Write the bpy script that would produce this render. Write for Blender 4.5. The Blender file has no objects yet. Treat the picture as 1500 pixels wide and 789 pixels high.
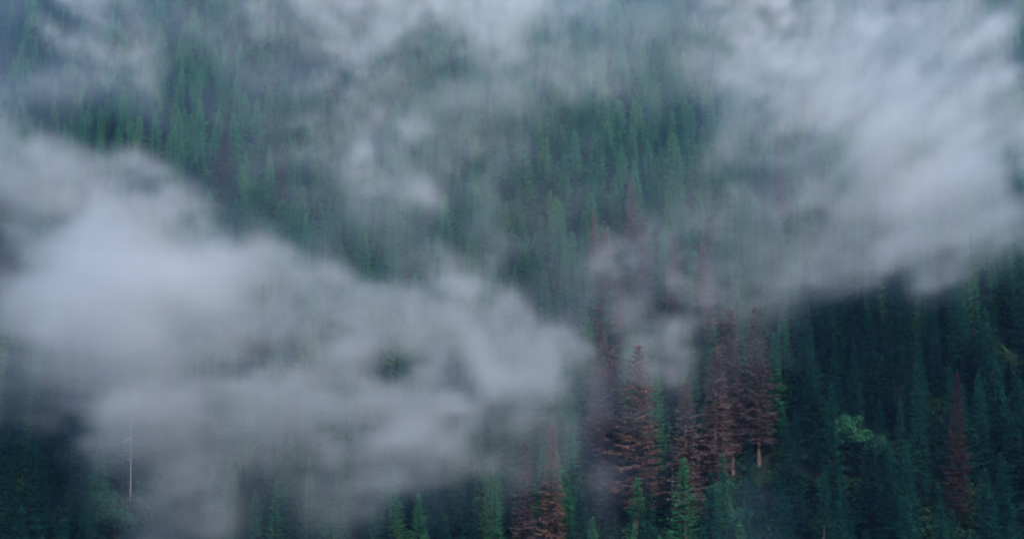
import bpy, math, random
import numpy as np
from mathutils import Vector

random.seed(7)
RNG = np.random.default_rng(11)
S = bpy.context.scene
COL = S.collection

# ------------------------------------------------------------------ camera, sky, sun, exposure
PITCH, HFOV = math.radians(5.7), math.radians(38)
K = math.tan(HFOV / 2) / 750.0                      # tangent per photo pixel (1500 px wide)
CP, SP = math.cos(PITCH), math.sin(PITCH)
cd = bpy.data.cameras.new('camera')
cam = bpy.data.objects.new('camera', cd)
COL.objects.link(cam)
cam.location = (0, 0, 0)
cam.rotation_euler = (math.pi / 2 + PITCH, 0, 0)
cd.sensor_width = 36
cd.lens = 18 / math.tan(HFOV / 2)
cd.clip_start, cd.clip_end = 1, 6000
S.camera = cam

SUN_EL, SUN_AZ = math.radians(37), math.radians(160)   # azimuth from +Y, clockwise
W = bpy.data.worlds.new('World')
S.world = W
W.use_nodes = True
wn = W.node_tree.nodes
sky = wn.new('ShaderNodeTexSky')
sky.sky_type = 'NISHITA'
sky.sun_disc = False
sky.sun_elevation = SUN_EL
sky.sun_rotation = SUN_AZ
sky.air_density, sky.dust_density, sky.ozone_density = 1.0, 1.5, 1.0
W.node_tree.links.new(sky.outputs[0], wn['Background'].inputs[0])
wn['Background'].inputs[1].default_value = 0.13
sl = bpy.data.lights.new('sun', 'SUN')
sl.energy, sl.angle, sl.color = 1.5, math.radians(30), (1, 0.92, 0.80)
sun = bpy.data.objects.new('sun', sl)
COL.objects.link(sun)
sd = Vector((math.sin(SUN_AZ) * math.cos(SUN_EL), math.cos(SUN_AZ) * math.cos(SUN_EL), math.sin(SUN_EL)))
sun.rotation_euler = sd.to_track_quat('Z', 'Y').to_euler()
sun.location = sd * 200

S.view_settings.view_transform = 'Standard'
S.view_settings.look = 'None'
S.view_settings.exposure = 2.3
S.view_settings.gamma = 1
cy = S.cycles
cy.max_bounces, cy.diffuse_bounces, cy.volume_bounces = 4, 2, 2
cy.volume_step_rate = 1.6
cy.volume_max_steps = 256
cy.use_denoising = True
cy.denoising_prefilter = 'ACCURATE'
cy.sampling_pattern = 'BLUE_NOISE'
cy.denoiser = 'OPENIMAGEDENOISE'
cy.use_adaptive_sampling = True
cy.adaptive_threshold = 0.012
cy.filter_width = 2.0

# ------------------------------------------------------------------ helpers
def ss(a, b, x):
    t = np.clip((x - a) / (b - a), 0, 1)
    return t * t * (3 - 2 * t)

def link(o):
    COL.objects.link(o)
    return o

def tag(o, label=None, cat=None, group=None, kind=None):
    for k, v in (('label', label), ('category', cat), ('group', group), ('kind', kind)):
        if v:
            o[k] = v
    return o

def project(x, y, z):
    d = y * CP + z * SP
    u = -y * SP + z * CP
    return 750 + x / d / K, 394.5 - u / d / K

_LAT = RNG.random((64, 64, 64)).astype(np.float32)
def noise3(x, y, z):
    """smooth value noise, period 64, 0..1"""
    xi, yi, zi = np.floor(x), np.floor(y), np.floor(z)
    fx, fy, fz = x - xi, y - yi, z - zi
    xi, yi, zi = (v.astype(np.int32) & 63 for v in (xi, yi, zi))
    fx, fy, fz = (f * f * (3 - 2 * f) for f in (fx, fy, fz))
    x1, y1, z1 = (xi + 1) & 63, (yi + 1) & 63, (zi + 1) & 63
    L = _LAT
    a = L[xi, yi, zi] * (1 - fx) + L[x1, yi, zi] * fx
    b = L[xi, y1, zi] * (1 - fx) + L[x1, y1, zi] * fx
    c = L[xi, yi, z1] * (1 - fx) + L[x1, yi, z1] * fx
    d = L[xi, y1, z1] * (1 - fx) + L[x1, y1, z1] * fx
    return (a * (1 - fy) + b * fy) * (1 - fz) + (c * (1 - fy) + d * fy) * fz

def fbm(x, y, z, octs=5, gain=0.55):
    v, amp, tot = 0, 1.0, 0
    for i in range(octs):
        v = v + amp * noise3(x + 13.7 * i, y + 7.3 * i, z + 3.1 * i)
        tot += amp
        amp *= gain
        x, y, z = x * 2.03, y * 2.03, z * 2.03
    return v / tot

# ------------------------------------------------------------------ terrain
SLOPE = 0.685
def terrain(x, y):
    x, y = np.asarray(x, float), np.asarray(y, float)
    sh = 26 * ss(35, 105, x) + 20 * ss(-55, -125, x) - 4 * np.cos(x / 23.0)
    w = SLOPE * (y + sh * ss(430, 300, y) - 255) - 20
    w = w + 5.0 * np.sin(x / 31.0 + y / 47.0) + 3.0 * np.sin(x / 17.0 - y / 29.0 + 1.3)
    top = 250 + 12 * np.sin(x / 90.0) - 0.25 * np.clip(y - 660, 0, None)
    far = -18 * np.log(np.exp(-np.clip(w, -400, 900) / 18) + np.exp(-top / 18))      # ridge
    near = -3.0 - 1.08 * np.clip(y, -440, None) + 2.0 * np.sin(x / 40.0)  # unseen valley side behind the camera, raised to shade the lower slope
    floor = -104 + 2 * np.sin(x / 60.0)
    m = np.maximum(np.maximum(far, near), floor)
    return m + 6 * np.log(np.exp((far - m) / 6) + np.exp((near - m) / 6) + np.exp((floor - m) / 6)) * (y > 60)

YG = np.arange(170, 640, 1.0)
def place_top(px, py, h):
    """the point on the slope where a tree of height h has its top at photo pixel px, py"""
    x = np.zeros_like(YG)
    for _ in range(3):
        z = terrain(x, YG) + h
        x = (px - 750) * K * (YG * CP + z * SP)
    q = project(x, YG, terrain(x, YG) + h)[1]
    y = float(np.interp(-py, -q, YG))
    xx = float(np.interp(y, YG, x))
    return xx, y, float(terrain(xx, y))

# ------------------------------------------------------------------ mist along the slope: optical depth x 100 of the banks lying on it, rows from the ridge down
MIST_OD = np.array([[int(v) for v in r.split()] for r in '''
15 2 107 2 43 2 5 42 31 71 73 306 58 50 41 2 5 69 13 11 27 44 91 98 17 21 76 61 2 2 27
15 2 2 18 32 19 32 12 15 43 86 6 29 60 157 319 59 10 29 26 23 23 2 49 93 2 26 166 7 2 10
18 19 11 72 35 2 4 24 25 10 7 63 21 4 26 19 31 46 31 13 38 40 103 90 104 10 35 46 271 6 2
91 19 37 5 21 6 17 14 11 21 50 33 15 34 29 39 15 3 12 16 4 20 24 69 161 26 20 3 127 15 2
164 5 2 2 2 14 4 7 33 67 25 12 53 25 28 24 13 9 2 2 9 35 22 84 85 380 51 96 49 42 107
2 2 243 28 70 2 2 19 14 11 17 82 21 27 38 10 8 11 11 12 11 33 38 26 24 267 38 185 2 2 5
2 110 232 6 158 85 45 12 8 16 16 30 53 13 16 23 15 15 11 8 25 38 35 48 20 145 324 360 31 2 2
5 67 2 2 200 380 63 2 27 10 13 19 20 9 25 22 18 13 28 32 20 30 29 52 121 24 20 380 380 3 2
2 2 2 78 380 380 343 265 151 53 68 2 25 66 31 6 16 25 43 20 54 37 33 81 62 121 16 5 95 2 0
2 2 2 293 380 380 380 298 64 39 69 89 114 153 104 61 15 27 11 35 7 25 20 38 2 0 0 0 0 0 0
2 2 31 326 329 380 30 111 54 74 200 110 112 91 175 52 130 84 8 36 74 9 26 7 0 0 0 0 0 0 0
2 141 3 4 380 83 90 116 38 189 77 6 40 40 144 149 137 28 15 44 39 8 3 0 0 0 0 0 0 0 0
11 122 4 2 3 304 74 101 174 96 95 100 115 169 82 55 35 12 24 15 9 0 0 0 0 0 0 0 0 0 0
0 0 0 2 17 380 31 48 44 30 82 187 207 58 26 27 29 19 1 2 0 0 0 0 0 0 0 0 0 0 0
0 0 0 0 21 75 48 31 30 32 22 48 63 57 35 41 16 10 22 3 0 0 1 0 0 0 0 0 0 0 0
0 0 0 0 1 26 141 19 9 32 43 44 3 12 11 13 1 1 15 0 0 1 8 2 0 0 0 0 0 0 0
0 0 0 0 1 26 68 16 2 1 18 1 0 0 0 0 1 1 5 0 0 1 8 1 0 0 0 0 0 0 0
'''.strip().split('\n')], float) / 100
MIST = 1 - np.exp(-MIST_OD)

def mist_at(px, py):
    u, v = np.clip(px / 50, 0, 29.999), np.clip(py / 50, 0, 15.999)
    i, j = u.astype(int), v.astype(int)
    a, b = u - i, v - j
    a, b = a * a * (3 - 2 * a) * .6 + a * .4, b * b * (3 - 2 * b) * .6 + b * .4
    M = MIST
    return (M[j, i] * (1 - a) + M[j, i + 1] * a) * (1 - b) + (M[j + 1, i] * (1 - a) + M[j + 1, i + 1] * a) * b

# ------------------------------------------------------------------ materials
def mat(name):
    m = bpy.data.materials.new(name)
    m.use_nodes = True
    m.node_tree.nodes.clear()
    return m, m.node_tree.nodes, m.node_tree.links

def ramp(n, stops):
    r = n.new('ShaderNodeValToRGB')
    e = r.color_ramp.elements
    while len(e) < len(stops):
        e.new(0.5)
    for el, (p, c) in zip(e, stops):
        el.position, el.color = p, (*c, 1)
    return r

def foliage(name, stops, trans=0.25, spread=0.5):
    """leaf colour varies from tree to tree and from spray to spray (attribute tone)"""
    m, n, l = mat(name)
    info = n.new('ShaderNodeObjectInfo')
    at = n.new('ShaderNodeAttribute')
    at.attribute_name = 'tone'
    mix = n.new('ShaderNodeMath'); mix.operation = 'MULTIPLY_ADD'
    l.new(info.outputs['Random'], mix.inputs[0]); mix.inputs[1].default_value = spread
    sc = n.new('ShaderNodeMath'); sc.operation = 'MULTIPLY'
    l.new(at.outputs['Fac'], sc.inputs[0]); sc.inputs[1].default_value = 1 - spread
    l.new(sc.outputs[0], mix.inputs[2])
    r = ramp(n, stops)
    l.new(mix.outputs[0], r.inputs[0])
    d = n.new('ShaderNodeBsdfDiffuse'); t = n.new('ShaderNodeBsdfTranslucent')
    ms = n.new('ShaderNodeMixShader'); ms.inputs[0].default_value = trans
    o = n.new('ShaderNodeOutputMaterial')
    l.new(r.outputs[0], d.inputs[0]); l.new(r.outputs[0], t.inputs[0])
    l.new(d.outputs[0], ms.inputs[1]); l.new(t.outputs[0], ms.inputs[2])
    l.new(ms.outputs[0], o.inputs[0])
    return m

def rough(name, c1, c2, scale):
    m, n, l = mat(name)
    tc = n.new('ShaderNodeTexCoord'); mp = n.new('ShaderNodeMapping')
    mp.inputs['Scale'].default_value = (1, 1, 0.25)
    nz = n.new('ShaderNodeTexNoise'); nz.inputs['Scale'].default_value = scale; nz.inputs['Detail'].default_value = 6
    r = ramp(n, [(0.35, c1), (0.65, c2)])
    b = n.new('ShaderNodeBsdfPrincipled'); b.inputs['Roughness'].default_value = 0.95; b.inputs['Specular IOR Level'].default_value = 0.05
    o = n.new('ShaderNodeOutputMaterial')
    l.new(tc.outputs['Object'], mp.inputs[0]); l.new(mp.outputs[0], nz.inputs['Vector'])
    l.new(nz.outputs['Fac'], r.inputs[0]); l.new(r.outputs[0], b.inputs['Base Color']); l.new(b.outputs[0], o.inputs[0])
    return m

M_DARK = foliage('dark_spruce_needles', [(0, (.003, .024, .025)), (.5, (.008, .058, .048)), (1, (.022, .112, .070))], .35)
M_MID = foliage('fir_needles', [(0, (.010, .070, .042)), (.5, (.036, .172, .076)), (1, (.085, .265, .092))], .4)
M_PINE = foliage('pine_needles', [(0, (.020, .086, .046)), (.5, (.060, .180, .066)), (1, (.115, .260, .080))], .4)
M_RUST = foliage('rust_needles', [(0, (.080, .046, .042)), (.5, (.160, .086, .064)), (1, (.245, .138, .088))], .3, .15)
M_BROWN = foliage('brown_needles', [(0, (.066, .046, .052)), (.5, (.112, .078, .080)), (1, (.165, .116, .108))], .3, .3)
M_DULL = foliage('dull_needles', [(0, (.034, .024, .026)), (.5, (.055, .038, .038)), (1, (.080, .054, .050))], .3, .3)
M_LEAF = foliage('broad_leaves', [(0, (.012, .056, .034)), (.5, (.020, .084, .044)), (1, (.034, .112, .052))], .3, .2)
M_SHRUB = foliage('shrub_leaves', [(0, (.009, .030, .018)), (1, (.022, .060, .028))], .25, .5)
M_BARK = rough('conifer_bark', (.022, .017, .015), (.050, .040, .035), 3)
M_GREY = rough('weathered_wood', (.07, .066, .066), (.15, .14, .135), 4)
M_TWIG = rough('dead_twig_bark', (.065, .048, .046), (.120, .090, .082), 4)
M_PALE = rough('pale_wood', (.22, .215, .21), (.36, .35, .345), 4)
M_SOIL = rough('forest_floor_soil', (.005, .010, .006), (.012, .020, .010), .15)

# ------------------------------------------------------------------ mesh builders
class MB:
    def __init__(s):
        s.v, s.f, s.t = [], [], []
    def tri(s, a, b, c, tone):
        n = len(s.v)
        s.v += [a, b, c]; s.f.append((n, n + 1, n + 2)); s.t += [tone] * 3
    def quad(s, a, b, c, d, tone):
        n = len(s.v)
        s.v += [a, b, c, d]; s.f.append((n, n + 1, n + 2, n + 3)); s.t += [tone] * 4
    def tube(s, pts, rad, sides=6):
        n0 = len(s.v)
        for i, p in enumerate(pts):
            q = (pts[min(i + 1, len(pts) - 1)] - pts[max(i - 1, 0)]).normalized()
            a = q.orthogonal().normalized(); b = q.cross(a)
            for k in range(sides):
                an = 2 * math.pi * k / sides
                s.v.append(p + (a * math.cos(an) + b * math.sin(an)) * rad[i]); s.t.append(.5)
        for i in range(len(pts) - 1):
            for k in range(sides):
                a0, a1 = n0 + i * sides + k, n0 + i * sides + (k + 1) % sides
                s.f.append((a0, a1, a1 + sides, a0 + sides))
        n = len(s.v) - sides
        s.f.append(tuple(range(n, n + sides)))
    def mesh(s, name, m):
        me = bpy.data.meshes.new(name)
        me.from_pydata([tuple(v) for v in s.v], [], s.f)
        me.attributes.new('tone', 'FLOAT', 'POINT').data.foreach_set('value', np.array(s.t, np.float32))
        me.materials.append(m)
        return me

def conifer(seed, H, R, bare, needle, m, dead=False, taper=.85, gaps=.05, density=1.0, droop=.35, wood=None):
    """trunk, crown and (dead trees) bare twig meshes of one conifer"""
    r = random.Random(seed)
    lean = Vector((r.uniform(-.02, .02), r.uniform(-.02, .02), 0)) * H
    def axis(t):
        return Vector((lean.x * t * t, lean.y * t * t, H * t))
    tk = MB()
    n = 7
    r0 = H * .0115
    tk.tube([axis(i / n) - Vector((0, 0, .6 if i == 0 else 0)) for i in range(n + 1)], [r0 * (1.25 if i == 0 else 1 - .95 * i / n) for i in range(n + 1)])
    cr, tw = MB(), MB()
    t = bare
    az = r.uniform(0, 6.28)
    side_amp = [r.uniform(.82, 1.12) for _ in range(6)]
    while t < .985:
        u = (t - bare) / (1 - bare)
        full = R * ((1 - u) ** taper) * min(1, .55 + 2.2 * u) + .18
        nb = max(3, int(round((6.2 - 2.2 * u) * density)))
        tier = r.uniform(.86, 1.12)
        for b in range(nb):
            az += 2 * math.pi / nb + r.uniform(-.35, .35)
            L = full * tier * r.uniform(.66, 1.16) * side_amp[int((az % 6.283) / 1.0472) % 6]
            if r.random() < .06:
                L *= 1.25
            d = Vector((math.cos(az), math.sin(az), 0)); sdv = Vector((-d.y, d.x, 0))
            rise = .75 * u - droop + r.uniform(-.12, .12)
            p0 = axis(t + r.uniform(-.006, .006))
            p1 = p0 + d * L * .55 + Vector((0, 0, L * .55 * rise))
            p2 = p0 + d * L + Vector((0, 0, L * (rise * .62 + .10)))
            if dead:
                wdt = .035 + .012 * L
                up = Vector((0, 0, wdt))
                tw.quad(p0 - up, p1 - up * .7, p1 + up * .7, p0 + up, .5)
                tw.tri(p1 - up * .7, p2, p1 + up * .7, .5)
                for k in range(3):
                    q = p0.lerp(p2, r.uniform(.4, .9)); e = q + (d + sdv * r.choice((-1, 1))) * L * .22 + Vector((0, 0, -L * r.uniform(.0, .2)))
                    tw.tri(q - up * .4, e, q + up * .4, .5)
            if r.random() < gaps:
                continue
            base = r.uniform(.0, .62)
            ns = max(2, int(L / needle) + 2)
            for k in range(ns):
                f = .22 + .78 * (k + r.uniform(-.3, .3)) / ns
                if dead and r.random() < .20:
                    continue
                c = p0.lerp(p1, f / .55) if f < .55 else p1.lerp(p2, (f - .55) / .45)
                sl = (needle * .75 + .34 * L * (1 - f)) * r.uniform(.7, 1.25)
                for sg in (-1, 1):
                    dr = (d * r.uniform(.55, .95) + sdv * sg * r.uniform(.6, .95) + Vector((0, 0, r.uniform(-.42, .08)))).normalized()
                    e = c + dr * sl
                    wv = (d * .32 + Vector((0, 0, r.uniform(-.12, .12)))) * sl * r.uniform(.8, 1.2)
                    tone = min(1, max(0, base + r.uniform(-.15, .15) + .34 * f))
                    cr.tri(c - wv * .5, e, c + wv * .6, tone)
                if r.random() < .55:
                    e = c + (d * .5 + sdv * r.uniform(-.4, .4) + Vector((0, 0, -r.uniform(.35, .9)))) * sl * .75
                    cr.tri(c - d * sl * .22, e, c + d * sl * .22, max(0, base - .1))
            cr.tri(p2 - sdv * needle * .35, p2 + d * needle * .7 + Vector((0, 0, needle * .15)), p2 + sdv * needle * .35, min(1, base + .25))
        t += (1 - bare) * r.uniform(.013, .020) * (1.25 if u < .7 else 1.0) / max(.8, density)
    tip = axis(1.0)
    for k in range(5):
        a = k * 1.2566
        v = Vector((math.cos(a), math.sin(a), 0))
        q = tip - Vector((0, 0, H * .012 * k))
        cr.tri(q - Vector((0, 0, .5)), q + v * .28, q + Vector((0, 0, .35)), .6)
    out = {'trunk': tk.mesh('conifer_trunk', (wood or M_TWIG) if dead else M_BARK), 'crown': cr.mesh('conifer_crown', m)}
    if dead:
        out['bare_branches'] = tw.mesh('bare_branches', wood or M_TWIG)
    return out, H, R

def broadleaf(seed, H, R, m):
    r = random.Random(seed)
    tk, lb, cr = MB(), MB(), MB()
    top = Vector((r.uniform(-.5, .5), r.uniform(-.5, .5), H * .7))
    tk.tube([Vector((0, 0, -.5)), Vector((0, 0, H * .25)), top * .6 + Vector((.1, 0, 0)), top], [.24, .18, .12, .04])
    for k in range(17):
        a = k * 2.4 + r.uniform(-.3, .3)
        h0 = H * (.10 + .62 * ((k * .618) % 1))
        L = R * r.uniform(.45, .85)
        e = Vector((math.cos(a) * L, math.sin(a) * L, h0 + L * r.uniform(.1, .8)))
        e.z = min(e.z, H * .93)
        lb.tube([Vector((0, 0, h0)), Vector((e.x * .5, e.y * .5, h0 * .4 + e.z * .6)), e], [.10, .06, .02], 5)
        cs = [(e, R * r.uniform(.28, .46))] + [(e + Vector((r.uniform(-1, 1), r.uniform(-1, 1), r.uniform(-.6, .8))) * R * .4, R * r.uniform(.16, .28)) for _ in range(3)]
        for c, q in cs:
            base = r.uniform(.2, .8)
            for _ in range(int(34 + 90 * q / R)):
                v = Vector((r.gauss(0, 1), r.gauss(0, 1), r.gauss(0, 1))).normalized() * q * r.uniform(.5, 1.08) ** .6
                v.z *= .75
                p = c + v
                x1 = Vector((r.gauss(0, 1), r.gauss(0, 1), r.gauss(0, .6))).normalized()
                x2 = x1.orthogonal().normalized()
                sz = r.uniform(.14, .30)
                cr.quad(p - x1 * sz, p - x2 * sz * .6, p + x1 * sz, p + x2 * sz * .6, min(1, max(0, base + r.uniform(-.2, .2))))
    return {'trunk': tk.mesh('broadleaf_trunk', M_BARK), 'limb': lb.mesh('broadleaf_limb', M_BARK), 'crown': cr.mesh('broadleaf_crown', m)}, H, R

def snag(seed, H, m, branchy=14, crook=.12):
    r = random.Random(seed)
    tk, brs = MB(), []
    pts = [Vector((r.uniform(-crook, crook) * i, r.uniform(-crook, crook) * i, H * i / 6 - (.6 if i == 0 else 0))) for i in range(7)]
    tk.tube(pts, [H * (.006 if branchy < 10 else .0075) * (1.2 - .155 * i) for i in range(7)])
    for k in range(branchy):
        f = r.uniform(.3, .97); a = r.uniform(0, 6.28); L = (1.1 - f) * H * .15 + r.uniform(.3, 1.0)
        i = min(5, int(f * 6)); p = pts[i].lerp(pts[i + 1], f * 6 - i)
        d = Vector((math.cos(a), math.sin(a), r.uniform(-.5, .2)))
        br = MB()
        br.tube([p, p + d * L * .5, p + d * L + Vector((0, 0, -.15 * L))], [.07, .045, .012], 4)
        for _ in range(2):
            q = p + d * L * r.uniform(.4, .8)
            br.tube([q, q + Vector((d.x + r.uniform(-.8, .8), d.y + r.uniform(-.8, .8), r.uniform(-.6, .1))) * L * .35], [.03, .01], 3)
        brs.append(('branch', br.mesh('snag_branch', m)))
    return [('trunk', tk.mesh('snag_trunk', m))] + brs, H, H * .1

# live kinds: (tint word, shape word, prototype)
LIVE = []
for i, (R, bare, tp, dn) in enumerate([(3.7, .06, .98, 1.15), (4.2, .05, .90, 1.2), (3.3, .08, 1.0, 1.15), (4.7, .06, .95, 1.15)]):
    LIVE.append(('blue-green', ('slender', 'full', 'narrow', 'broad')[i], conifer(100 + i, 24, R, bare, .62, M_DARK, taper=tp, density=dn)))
for i, (R, bare, tp, dn) in enumerate([(3.9, .07, .92, 1.15), (3.4, .10, .98, 1.1), (4.5, .06, .90, 1.15), (4.1, .14, .86, .95)]):
    LIVE.append(('mid-green', ('full', 'slender', 'broad', 'ragged')[i], conifer(200 + i, 24, R, bare, .66, M_MID, taper=tp, density=dn, droop=.25, gaps=.10 if i == 3 else .05)))
for i, (R, bare, tp, dn) in enumerate([(3.3, .18, .70, .95), (3.7, .16, .58, .95), (2.9, .20, .80, 1.0)]):
    LIVE.append(('yellow-green', ('open-crowned', 'round-topped', 'slim')[i], conifer(300 + i, 24, R, bare, .7, M_PINE, taper=tp, density=dn, droop=.05, gaps=.12)))
RUST = [conifer(400 + i, 26, R, .16, .62, M_RUST, True, .66, .07, 1.15, .32) for i, R in enumerate((3.4, 3.0))]
DULL = conifer(550, 26, 3.0, .10, .62, M_DULL, True, .8, .10, 1.15, .28, M_BARK)
BROWN = [conifer(500 + i, 26, R, .14, .62, M_BROWN, True, .60, .12, 1.15, .28) for i, R in enumerate((3.4, 3.8, 2.9))]
LEAFY = [broadleaf(600 + i, 11, 3.6 + .3 * i, M_LEAF) for i in range(2)]
SNAG_PALE, SNAG_GREY = snag(700, 17, M_PALE, 5, .03), snag(703, 22, M_GREY, 40, .10)

def stand(name, proto, x, y, z, h, w, rot, label, cat, group):
    parts, H, R = proto
    t = link(bpy.data.objects.new(name, None))
    t.empty_display_size = .5
    t.location, t.rotation_euler = (x, y, z), (0, 0, rot)
    sx = w / (2 * R) if w else h / H
    t.scale = (sx, sx, h / H)
    tag(t, label, cat, group)
    for pn, me in (parts.items() if isinstance(parts, dict) else parts):
        c = link(bpy.data.objects.new(pn, me))
        c.parent = t
    return t

# ------------------------------------------------------------------ the setting: hillside and haze
def ground():
    xs = np.concatenate([np.arange(-900, -240, 30), np.arange(-240, 241, 5), np.arange(270, 901, 30)]).astype(float)
    ys = np.concatenate([np.arange(-700, -120, 20), np.arange(-120, 150, 10), np.arange(150, 640, 5), np.arange(640, 1001, 20)]).astype(float)
    X, Y = np.meshgrid(xs, ys)
    Z = terrain(X, Y)
    nx = len(xs)
    v = np.stack([X, Y, Z], -1).reshape(-1, 3)
    i = (np.arange(len(ys) - 1)[:, None] * nx + np.arange(nx - 1)[None]).ravel()
    me = bpy.data.meshes.new('hillside')
    me.from_pydata(v.tolist(), [], np.stack([i, i + 1, i + nx + 1, i + nx], 1).tolist())
    me.polygons.foreach_set('use_smooth', [True] * len(me.polygons))
    me.materials.append(M_SOIL)
    return tag(link(bpy.data.objects.new('hillside', me)), 'steep forested mountainside falling to the valley', None, None, 'structure'), v
hill, HV = ground()

def volume_mat(name, color, dens, aniso):
    m, n, l = mat(name)
    p = n.new('ShaderNodeVolumePrincipled')
    p.inputs['Color'].default_value = (*color, 1)
    p.inputs['Density'].default_value = dens
    p.inputs['Anisotropy'].default_value = aniso
    o = n.new('ShaderNodeOutputMaterial')
    l.new(p.outputs[0], o.inputs['Volume'])
    return m, p

def haze():
    m, p = volume_mat('haze_air', (.30, .54, 1.0), HAZE, .0)
    p.inputs['Density Attribute'].default_value = ''
    z0, z1 = HV[:, 2].min() - 1, max(HV[:, 2].max() + 1, 290)
    x0, x1, y0, y1 = -905, 905, -705, 1005
    v = [(x, y, z) for z in (z0, z1) for y in (y0, y1) for x in (x0, x1)]
    f = [(0, 2, 3, 1), (4, 5, 7, 6), (0, 1, 5, 4), (2, 6, 7, 3), (0, 4, 6, 2), (1, 3, 7, 5)]
    me = bpy.data.meshes.new('haze'); me.from_pydata(v, [], f); me.materials.append(m)
    tag(link(bpy.data.objects.new('haze', me)), 'thin bluish damp air over the valley', None, None, 'stuff')
HAZE = 0.00008
haze()

# ------------------------------------------------------------------ mist banks lying along the slope: a density grid in the world
def mist():
    lo, hi = np.array([-200., 150, -72]), np.array([200., 546, 168])
    vox = 1.6
    res = np.round((hi - lo) / vox).astype(int) + 1
    ax = [np.linspace(lo[i], hi[i], res[i]) for i in range(3)]
    nx, ny, nz = res
    F = terrain(ax[0][:, None], ax[1][None, :])                       # nx, ny
    FM = np.maximum.accumulate(F + 1e-4 * np.arange(ny)[None], axis=1)
    ysurf = np.stack([np.interp(ax[2], FM[i], ax[1]) for i in range(nx)])   # nx, nz
    X2, Z2 = np.meshgrid(ax[0], ax[2], indexing='ij')
    px, py = project(X2, ysurf - 51, Z2)
    warp = 38
    px = px + warp * (fbm(X2 / 16, Z2 / 16, Z2 * 0 + 3.3, 4) - .5) * 2
    py = py + warp * (fbm(X2 / 16, Z2 / 16, Z2 * 0 + 9.7, 4) - .5) * 2
    A = mist_at(px, py)
    H = ax[2][None, None, :] - F[:, :, None]
    ii = np.nonzero((H > 2) & (H < 85) & (A[:, None, :] > .005))
    x, y, z, h, a = ax[0][ii[0]], ax[1][ii[1]], ax[2][ii[2]], H[ii], A[ii[0], ii[2]]
    x, y, z = (v.astype(np.float32) for v in (x, y, z))
    wx = noise3(x / 22, y / 22, z / 22) - .5
    wz = noise3(x / 22 + 31, y / 22 + 5, z / 22 + 17) - .5
    n = fbm((x + 16 * wx) / 34, y / 62, (z + 16 * wz - .35 * x) / 24, 6, .66)
    fine = fbm((x + .6 * z + 12 * wx) / 12, y / 44, (z - .4 * x + 12 * wz) / 8, 4, .72)
    fine = np.clip((fine - fine.mean()) / fine.std(), -2, 2)
    n = (n - n.mean()) / n.std()
    top = 40 + 8 * n + 14 * a
    prof = ss(13, 27, h) * (1 - ss(0, 1, (h - top) / 12))
    rho = np.zeros(res, np.float32)
    amp = ss(.05, .42, a) * (1 - .85 * ss(.45, .78, a))                                              # thin veils are smooth, banks are torn
    rho[ii] = prof * np.exp(amp * (.22 * n + .80 * fine)) * (.6 + .4 * ss(-1.3, .6, n + .8 * fine + 4 * (a - .08)))
    I = rho.sum(1) * vox
    def blur(q, k):
        for axis in (0, 1):
            q = np.apply_along_axis(lambda r: np.convolve(np.pad(r, k, mode='edge'), np.ones(2 * k + 1) / (2 * k + 1), 'valid'), axis, q)
        return q
    B = blur(blur(I, 3), 2)
    od = -np.log(1 - np.clip(A, 0, .985))
    rho *= (od / np.maximum(B, 1.5)).astype(np.float32)[:, None, :]
    rho[rho < 2e-4] = 0
    for q in (0, -1):
        rho[q], rho[:, q], rho[:, :, q] = 0, 0, 0
    # carry the grid on a point mesh; a node group turns it into a volume
    N = rho.size
    me = bpy.data.meshes.new('mist_grid')
    me.vertices.add(N)
    me.attributes.new('mist_density', 'FLOAT', 'POINT').data.foreach_set('value', rho.ravel())
    o = tag(link(bpy.data.objects.new('mist', me)), 'white banks and torn wisps of mist drifting along the slope', None, None, 'stuff')
    m, p = volume_mat('mist_vapour', (.84, .83, .83), 1.0, .4)
    # fine thin vapour scatters bluer light than thick cloud
    n_, l_ = m.node_tree.nodes, m.node_tree.links
    vi = n_.new('ShaderNodeVolumeInfo')
    cr = ramp(n_, [(0, (.30, .52, .80)), (.4, (.56, .65, .73)), (1, (.750, .746, .734))])
    mr = n_.new('ShaderNodeMapRange'); mr.inputs['From Max'].default_value = .009
    l_.new(vi.outputs['Density'], mr.inputs['Value']); l_.new(mr.outputs[0], cr.inputs[0]); l_.new(cr.outputs[0], p.inputs['Color'])
    me.materials.append(m)
    g = bpy.data.node_groups.new('mist_volume', 'GeometryNodeTree')
    g.interface.new_socket('Geometry', in_out='INPUT', socket_type='NodeSocketGeometry')
    g.interface.new_socket('Geometry', in_out='OUTPUT', socket_type='NodeSocketGeometry')
    n_, l_ = g.nodes, g.links
    gi, go = n_.new('NodeGroupInput'), n_.new('NodeGroupOutput')
    vc = n_.new('GeometryNodeVolumeCube')
    vc.inputs['Min'].default_value, vc.inputs['Max'].default_value = lo, hi
    for k, q in enumerate(('Resolution X', 'Resolution Y', 'Resolution Z')):
        vc.inputs[q].default_value = int(res[k])
    pos = n_.new('GeometryNodeInputPosition')
    sub = n_.new('ShaderNodeVectorMath'); sub.operation = 'SUBTRACT'; sub.inputs[1].default_value = lo
    mul = n_.new('ShaderNodeVectorMath'); mul.operation = 'MULTIPLY'; mul.inputs[1].default_value = [(res[k] - 1) / (hi[k] - lo[k]) for k in range(3)]
    l_.new(pos.outputs[0], sub.inputs[0]); l_.new(sub.outputs[0], mul.inputs[0])
    sep = n_.new('ShaderNodeSeparateXYZ'); l_.new(mul.outputs[0], sep.inputs[0])
    def math_(op, a, b, c=None):
        q = n_.new('ShaderNodeMath'); q.operation = op
        for k, v in enumerate((a, b, c)):
            if v is None: continue
            if isinstance(v, (int, float)): q.inputs[k].default_value = v
            else: l_.new(v, q.inputs[k])
        return q.outputs[0]
    rnd = [math_('ROUND', sep.outputs[k], None) for k in range(3)]
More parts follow.
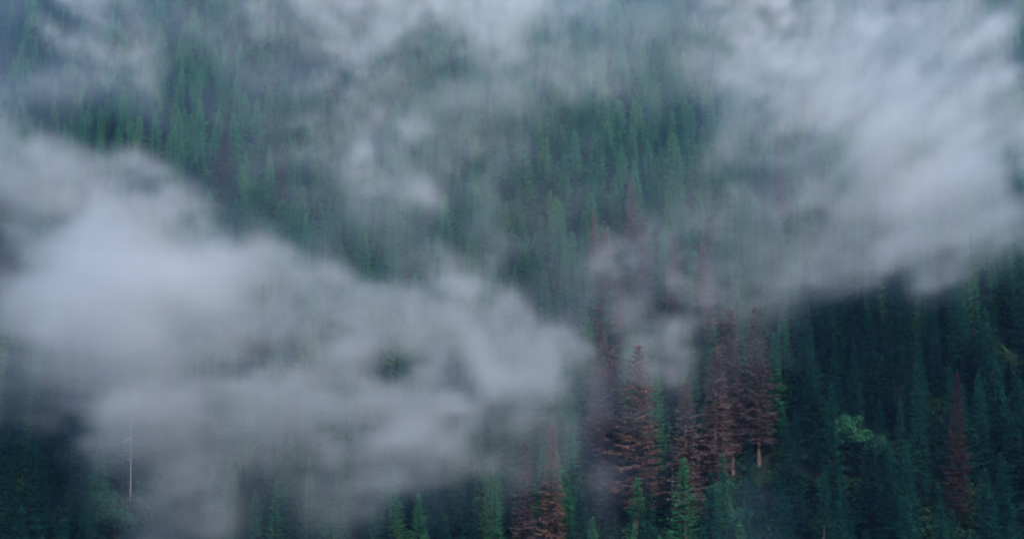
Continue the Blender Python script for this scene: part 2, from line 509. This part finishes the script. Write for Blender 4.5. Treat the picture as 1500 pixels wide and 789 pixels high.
    idx = math_('MULTIPLY_ADD', math_('MULTIPLY_ADD', rnd[0], float(ny), rnd[1]), float(nz), rnd[2])
    si = n_.new('GeometryNodeSampleIndex'); si.data_type = 'FLOAT'; si.domain = 'POINT'; si.clamp = True
    na = n_.new('GeometryNodeInputNamedAttribute'); na.data_type = 'FLOAT'; na.inputs[0].default_value = 'mist_density'
    l_.new(gi.outputs[0], si.inputs['Geometry']); l_.new(na.outputs[0], si.inputs['Value']); l_.new(idx, si.inputs['Index'])
    l_.new(si.outputs[0], vc.inputs['Density'])
    sm = n_.new('GeometryNodeSetMaterial'); sm.inputs['Material'].default_value = m
    l_.new(vc.outputs[0], sm.inputs['Geometry']); l_.new(sm.outputs[0], go.inputs[0])
    mod = o.modifiers.new('mist_volume', 'NODES'); mod.node_group = g
mist()

# ------------------------------------------------------------------ trees singled out in the photograph
LANDMARKS = []          # px, py, phrase
def key(name, proto, px, py, h, w, label, cat, group=None, phrase=None):
    x, y, z = place_top(px, py, h)
    stand(name, proto, x, y, z, h, w, random.uniform(0, 6.28), label, cat, group)
    KEYS.append((x, y, z, h, w / 2))
    if phrase:
        LANDMARKS.append((px, py, phrase))
KEYS = []
DG = 'dead brown and rust conifers'
D, DC = 'dead_conifer', 'dead tree'
key(D, RUST[0], 931, 503, 33, 10.5, 'tallest rust-red dead conifer, its orange lower branches spread beside a dark trunk', DC, DG, 'the tallest rust-red tree')
key(D, BROWN[0], 899, 512, 31, 9, 'dull purple-brown dead conifer with yellowish top, touching the tallest rust-red one', DC, DG)
key(D, RUST[1], 808, 622, 27, 6.2, 'small orange-brown dead conifer beside a bright green conifer', DC, DG, 'the small orange-brown tree')
key(D, BROWN[2], 768, 648, 25, 6.5, 'faded purple-brown dead conifer under the edge of the low mist bank', DC, DG)
key(D, BROWN[1], 1070, 452, 29, 8.5, 'broad brown dead conifer at the border of the dark green stand', DC, DG, 'the broad brown dead trees')
key(D, BROWN[0], 1108, 446, 28, 8.0, 'brown dead conifer closest to the dark stand, its twin on the mist side', DC, DG)
key(D, RUST[1], 1029, 358, 23, 6.0, 'pale reddish dead conifer with a pointed top seen through thin mist', DC, DG, 'the pale reddish pointed tree')
key(D, BROWN[2], 987, 340, 23, 6.0, 'greyish-pink dead conifer next to the pale reddish pointed one', DC, DG)
key(D, BROWN[0], 942, 314, 22, 6.0, 'dusky mauve dead conifer standing highest of the faded ones', DC, DG)
key(D, BROWN[1], 887, 338, 24, 8.0, 'wide pinkish dead conifer half veiled by a wisp of mist', DC, DG, 'the wide pinkish veiled tree')
key(D, RUST[0], 870, 308, 21, 4.0, 'thin dark red dead conifer among bright green conifers', DC, DG, 'the thin dark red tree')
key(D, BROWN[2], 908, 400, 25, 7.0, 'mist-washed mauve dead conifer above the tallest rust-red one', DC, DG)
key(D, BROWN[2], 1003, 556, 27, 7.5, 'thin purple-brown dead conifer beside the grey branched snag', DC, DG)
key(D, BROWN[0], 1045, 505, 27, 7.5, 'sparse brown dead conifer just left of the broad brown ones', DC, DG)
key(D, DULL, 1400, 545, 25, 6.0, 'single dull brown dead conifer deep in the dark stand', DC, DG, 'the lone brown dead tree')
key(D, BROWN[1], 925, 258, 19, 5.0, 'small greyish-brown dead conifer in the bright green stand', DC, DG)
key(D, BROWN[2], 1140, 208, 20, 6.5, 'faint mauve dead conifer at the lower edge of the big mist cloud', DC, DG)
key(D, DULL, 330, 165, 20, 5.5, 'hazy mauve dead conifer on the upper slope of blue shadow', DC, DG, 'the hazy mauve dead tree')
key(D, DULL, 415, 215, 21, 5.5, 'slim dull purple dead conifer in a gap of the upper mist', DC, DG)
key(D, BROWN[1], 880, 470, 27, 7.0, 'misty brown dead conifer behind the purple-brown one with yellowish top', DC, DG)
key('snag', SNAG_PALE, 194, 600, 17, 3, 'bleached white bare trunk standing at the edge of the low mist', 'dead tree', None, 'the bleached bare trunk')
key('snag', SNAG_GREY, 984, 618, 18, 4.2, 'grey bare tree with short crooked branches beside the rust-red conifer', 'dead tree', None, 'the grey branched snag')
key('snag', SNAG_PALE, 1207, 768, 13, 2, 'short pale broken trunk at the foot of the dark stand', 'dead tree', None, 'the short pale broken trunk')
BG = 'light green broadleaf trees'
key('broadleaf_tree', LEAFY[0], 1262, 592, 13, 8.5, 'rounded light green leafy tree rising in the dark conifer stand', 'broadleaf tree', BG, 'the rounded leafy tree')
key('broadleaf_tree', LEAFY[1], 1068, 688, 12, 6.5, 'grey-green leafy tree standing in a thin upright wisp of mist', 'broadleaf tree', BG, 'the grey-green leafy tree')
key('broadleaf_tree', LEAFY[0], 937, 474, 14, 7.5, 'green leafy tree over the top of the tallest rust-red conifer', 'broadleaf tree', BG)
key('broadleaf_tree', LEAFY[1], 170, 700, 12, 6.5, 'dim green leafy tree at the rim of the darkest hollow', 'broadleaf tree', BG, 'the dim green leafy tree')
key('broadleaf_tree', LEAFY[0], 372, 308, 13, 8.0, 'lone upper leafy tree, green above the crest of the white mist bank', 'broadleaf tree', BG, 'the lone upper leafy tree')

# ------------------------------------------------------------------ the live forest
def scatter():
    P = []
    y = 196.0
    while y < 575:
        f = min(1, max(0, (y - 225) / 175))
        c = 5.0 - .5 * f
        hw = .36 * y + 34
        x = -hw
        while x < hw:
            xx, yy = x + random.uniform(-.42, .42) * c, y + random.uniform(-.42, .42) * c
            P.append((xx, yy))
            x += c
        y += c
    P = np.array(P)
    keep = RNG.random(len(P)) > .07
    for kx, ky, kz, kh, kr in KEYS:
        if kh < 15:
            keep &= np.hypot(P[:, 0] - kx, P[:, 1] - ky) > 2.0
            keep &= ~((np.abs(P[:, 0] - kx * P[:, 1] / ky) < kr) & (P[:, 1] < ky) & (P[:, 1] > ky - 5))
            continue
        d = np.hypot(P[:, 0] - kx, P[:, 1] - ky)
        keep &= d > 3.2
        # nothing tall straight before a tree that the photograph shows whole
        dx = np.abs(P[:, 0] - kx * P[:, 1] / ky)
        keep &= ~((dx < kr + 1.5) & (P[:, 1] < ky) & (P[:, 1] > ky - 10))
    return P[keep]
P = scatter()
NT = len(P)
TX, TY = P[:, 0], P[:, 1]
TZ = terrain(TX, TY)
f = np.clip((TY - 225) / 175, 0, 1)
patch = fbm(TX / 40, TY / 40, TX * 0 + 2.2, 3)
TH = (21 - 10 * f) * np.where(RNG.random(NT) < .22, RNG.uniform(.3, .62, NT), np.clip(RNG.normal(1, .13, NT), .7, 1.22))
TPX, TPY = project(TX, TY, TZ + TH)
# kinds: dark spruces in the lower stand, favoured in low corners and right edge in place of shade; brighter firs and pines up the middle of the slope
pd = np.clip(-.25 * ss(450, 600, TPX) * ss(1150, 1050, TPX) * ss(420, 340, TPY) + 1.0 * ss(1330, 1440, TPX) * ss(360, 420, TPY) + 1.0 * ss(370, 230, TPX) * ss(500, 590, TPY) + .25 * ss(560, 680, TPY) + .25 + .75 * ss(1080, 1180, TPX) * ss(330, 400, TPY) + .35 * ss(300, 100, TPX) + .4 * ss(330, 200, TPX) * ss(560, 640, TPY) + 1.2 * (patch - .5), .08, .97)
pp = np.clip(.30 * ss(200, 330, TPY) * 0 + .22 + .30 * ss(600, 750, TPX) * ss(420, 330, TPY) - .2 * ss(1100, 1200, TPX) * ss(330, 420, TPY), .04, .5)
u = RNG.random(NT)
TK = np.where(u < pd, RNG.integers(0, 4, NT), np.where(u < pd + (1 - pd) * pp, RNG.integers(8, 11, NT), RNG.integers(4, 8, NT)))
TW = (1.0 + .18 * f) * (TH / 24) ** .78 * np.clip(RNG.normal(1.0, .12, NT), .75, 1.3)
TR = RNG.random(NT) * 6.283

# which ones show largest in the picture: a small painter's raster of their silhouettes
def shown():
    w, h = 750, 395
    ID = np.full((h, w), -1, np.int32)
    RR = np.array([LIVE[k][2][2] for k in TK]) * TW
    allx = np.concatenate([TX, [k[0] for k in KEYS]]); ally = np.concatenate([TY, [k[1] for k in KEYS]])
    allz = np.concatenate([TZ, [k[2] for k in KEYS]]); allh = np.concatenate([TH, [k[3] for k in KEYS]])
    allr = np.concatenate([RR, [k[4] for k in KEYS]])
    for i in np.argsort(-ally):
        tx, ty = project(allx[i], ally[i], allz[i] + allh[i])
        bx, by = project(allx[i], ally[i], allz[i] + .12 * allh[i])
        r = allr[i] / ally[i] / K / 2
        for row in range(max(0, int(ty / 2)), min(h, int(by / 2))):
            q = max(0, row - ty / 2) / max(1, (by - ty) / 2)
            hw = r * .85 * q ** .85
            a, b = int(tx / 2 - hw), int(tx / 2 + hw) + 1
            if b > 0 and a < w:
                ID[row, max(0, a):min(w, b)] = i
    n = np.bincount(ID[ID >= 0], minlength=len(allx))[:NT]
    ys, xs = np.nonzero((ID >= 0) & (ID < NT))
    ids = ID[ys, xs]
    m = mist_at(xs * 2.0, ys * 2.0)
    vis = np.bincount(ids, weights=(1 - m) ** 1.3, minlength=NT)
    cx = np.bincount(ids, weights=xs * 2.0, minlength=NT) / np.maximum(n, 1)
    cyy = np.bincount(ids, weights=ys * 2.0, minlength=NT) / np.maximum(n, 1)
    return n, vis, cx, cyy
NPIX, VIS, CX, CYY = shown()
score = np.where(NPIX > 30, VIS, 0)
order = np.argsort(-score)
PICK = [int(i) for i in order[:292] if score[i] > 0]

def near_words(i):
    px, py = CX[i], CYY[i]
    best = min(LANDMARKS, key=lambda L: ((L[0] - px) ** 2 + ((L[1] + 40 - py) * 1.2) ** 2))
    dx, dy = px - best[0], py - (best[1] + 40)
    far = math.hypot(dx, dy)
    if abs(dx) > abs(dy) * 1.3:
        w = ('right of' if dx > 0 else 'left of')
    else:
        w = ('below' if dy > 0 else 'above')
    if far < 55:
        w = {'right of': 'close right of', 'left of': 'close left of', 'below': 'just below', 'above': 'just above'}[w]
    elif far > 150:
        w = {'right of': 'well right of', 'left of': 'well left of', 'below': 'far below', 'above': 'far above'}[w]
    return w + ' ' + best[2]

groups = {}
for i in PICK:
    hgt = 'tall' if TH[i] > 1.1 * (21 - 10 * f[i]) else 'short' if TH[i] < .88 * (21 - 10 * f[i]) else ''
    tint, shape, _ = LIVE[TK[i]]
    groups.setdefault((hgt, tint, shape, near_words(i)), []).append(i)
NUM = ['first', 'second', 'third', 'fourth', 'fifth', 'sixth', 'seventh', 'eighth', 'ninth', 'tenth']
LABEL = {}
for (hgt, tint, shape, where), ids in groups.items():
    adj = ' '.join(v for v in (hgt, shape, tint) if v)
    ids = sorted(ids, key=lambda i: CX[i])
    for k, i in enumerate(ids):
        if len(ids) == 1:
            LABEL[i] = f'{adj} conifer {where}'
        elif len(ids) == 2:
            LABEL[i] = f"{('left', 'right')[k]} one of two {adj} conifers {where}"
        else:
            LABEL[i] = f'{NUM[min(k, 9)]} from left of the {adj} conifers {where}'
for i in PICK:
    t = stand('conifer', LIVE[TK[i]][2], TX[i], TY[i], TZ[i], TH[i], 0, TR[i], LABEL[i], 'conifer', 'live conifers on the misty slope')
    t.scale = (TW[i], TW[i], TH[i] / 24)

# the rest of the forest, and the low growth under it: one mass each
def mass(name, label, protos, pts, scl, rot, idx):
    c = bpy.data.collections.new(name + '_kinds')
    for k, me in enumerate(protos):
        c.objects.link(bpy.data.objects.new(f'{name}_kind_{k:02d}', me))
    me = bpy.data.meshes.new(name)
    me.from_pydata(pts.tolist(), [], [])
    me.attributes.new('size', 'FLOAT_VECTOR', 'POINT').data.foreach_set('vector', scl.astype(np.float32).ravel())
    me.attributes.new('turn', 'FLOAT', 'POINT').data.foreach_set('value', rot.astype(np.float32))
    me.attributes.new('pick', 'INT', 'POINT').data.foreach_set('value', idx.astype(np.int32))
    o = tag(link(bpy.data.objects.new(name, me)), label, None, None, 'stuff')
    g = bpy.data.node_groups.new(name, 'GeometryNodeTree')
    g.interface.new_socket('Geometry', in_out='INPUT', socket_type='NodeSocketGeometry')
    g.interface.new_socket('Geometry', in_out='OUTPUT', socket_type='NodeSocketGeometry')
    n, l = g.nodes, g.links
    gi, go = n.new('NodeGroupInput'), n.new('NodeGroupOutput')
    ci = n.new('GeometryNodeCollectionInfo')
    ci.inputs['Collection'].default_value = c
    ci.inputs['Separate Children'].default_value = True
    ip = n.new('GeometryNodeInstanceOnPoints')
    ip.inputs['Pick Instance'].default_value = True
    def attr(nm, ty):
        a = n.new('GeometryNodeInputNamedAttribute'); a.data_type = ty; a.inputs[0].default_value = nm
        return a.outputs[0]
    cx = n.new('ShaderNodeCombineXYZ'); l.new(attr('turn', 'FLOAT'), cx.inputs[2])
    e2r = n.new('FunctionNodeEulerToRotation'); l.new(cx.outputs[0], e2r.inputs[0])
    l.new(gi.outputs[0], ip.inputs['Points']); l.new(ci.outputs[0], ip.inputs['Instance'])
    l.new(attr('pick', 'INT'), ip.inputs['Instance Index'])
    l.new(e2r.outputs[0], ip.inputs['Rotation'])
    l.new(attr('size', 'FLOAT_VECTOR'), ip.inputs['Scale'])
    l.new(ip.outputs[0], go.inputs[0])
    o.modifiers.new(name, 'NODES').node_group = g
    return o

def merged(a, b):
    """trunk and crown of one kind as a single mesh"""
    me = bpy.data.meshes.new('forest_conifer')
    va = [tuple(v.co) for v in a.vertices]; vb = [tuple(v.co) for v in b.vertices]
    fa = [tuple(q.vertices) for q in a.polygons]; k = len(va)
    fb = [tuple(x + k for x in q.vertices) for q in b.polygons]
    me.from_pydata(va + vb, [], fa + fb)
    t = np.empty(len(vb), np.float32); b.attributes['tone'].data.foreach_get('value', t)
    me.attributes.new('tone', 'FLOAT', 'POINT').data.foreach_set('value', np.concatenate([np.full(k, .5, np.float32), t]))
    me.materials.append(a.materials[0]); me.materials.append(b.materials[0])
    me.polygons.foreach_set('material_index', [0] * len(fa) + [1] * len(fb))
    return me
rest = np.setdiff1d(np.arange(NT), PICK)
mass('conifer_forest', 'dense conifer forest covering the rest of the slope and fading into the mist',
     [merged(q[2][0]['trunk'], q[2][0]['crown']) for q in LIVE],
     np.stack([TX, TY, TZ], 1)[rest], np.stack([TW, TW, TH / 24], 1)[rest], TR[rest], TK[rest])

def shrub(seed):
    r = random.Random(seed)
    b = MB()
    for _ in range(150):
        a = r.uniform(0, 6.283); q = r.uniform(0, 1) ** .5
        p = Vector((math.cos(a) * q * 1.3, math.sin(a) * q * 1.3, r.uniform(.05, 1.5) * (1.1 - .7 * q)))
        x1 = Vector((r.gauss(0, 1), r.gauss(0, 1), r.gauss(0, .5))).normalized(); x2 = x1.orthogonal().normalized()
        s = r.uniform(.10, .26)
        b.quad(p - x1 * s, p - x2 * s * .6, p + x1 * s, p + x2 * s * .6, r.random())
    return b.mesh('shrub', M_SHRUB)
NS = 17000
sy = RNG.uniform(195, 560, NS); sx = RNG.uniform(-1, 1, NS) * (.36 * sy + 30)
mass('undergrowth', 'low leafy undergrowth on the forest floor', [shrub(800 + k) for k in range(3)],
     np.stack([sx, sy, terrain(sx, sy)], 1), np.repeat(RNG.uniform(1.0, 2.6, (NS, 1)), 3, 1), RNG.random(NS) * 6.283, RNG.integers(0, 3, NS))
print('TREES', NT, 'things', len(PICK), 'distinct labels', len(set(LABEL.values())), 'longest', max(len(v.split()) for v in LABEL.values()))
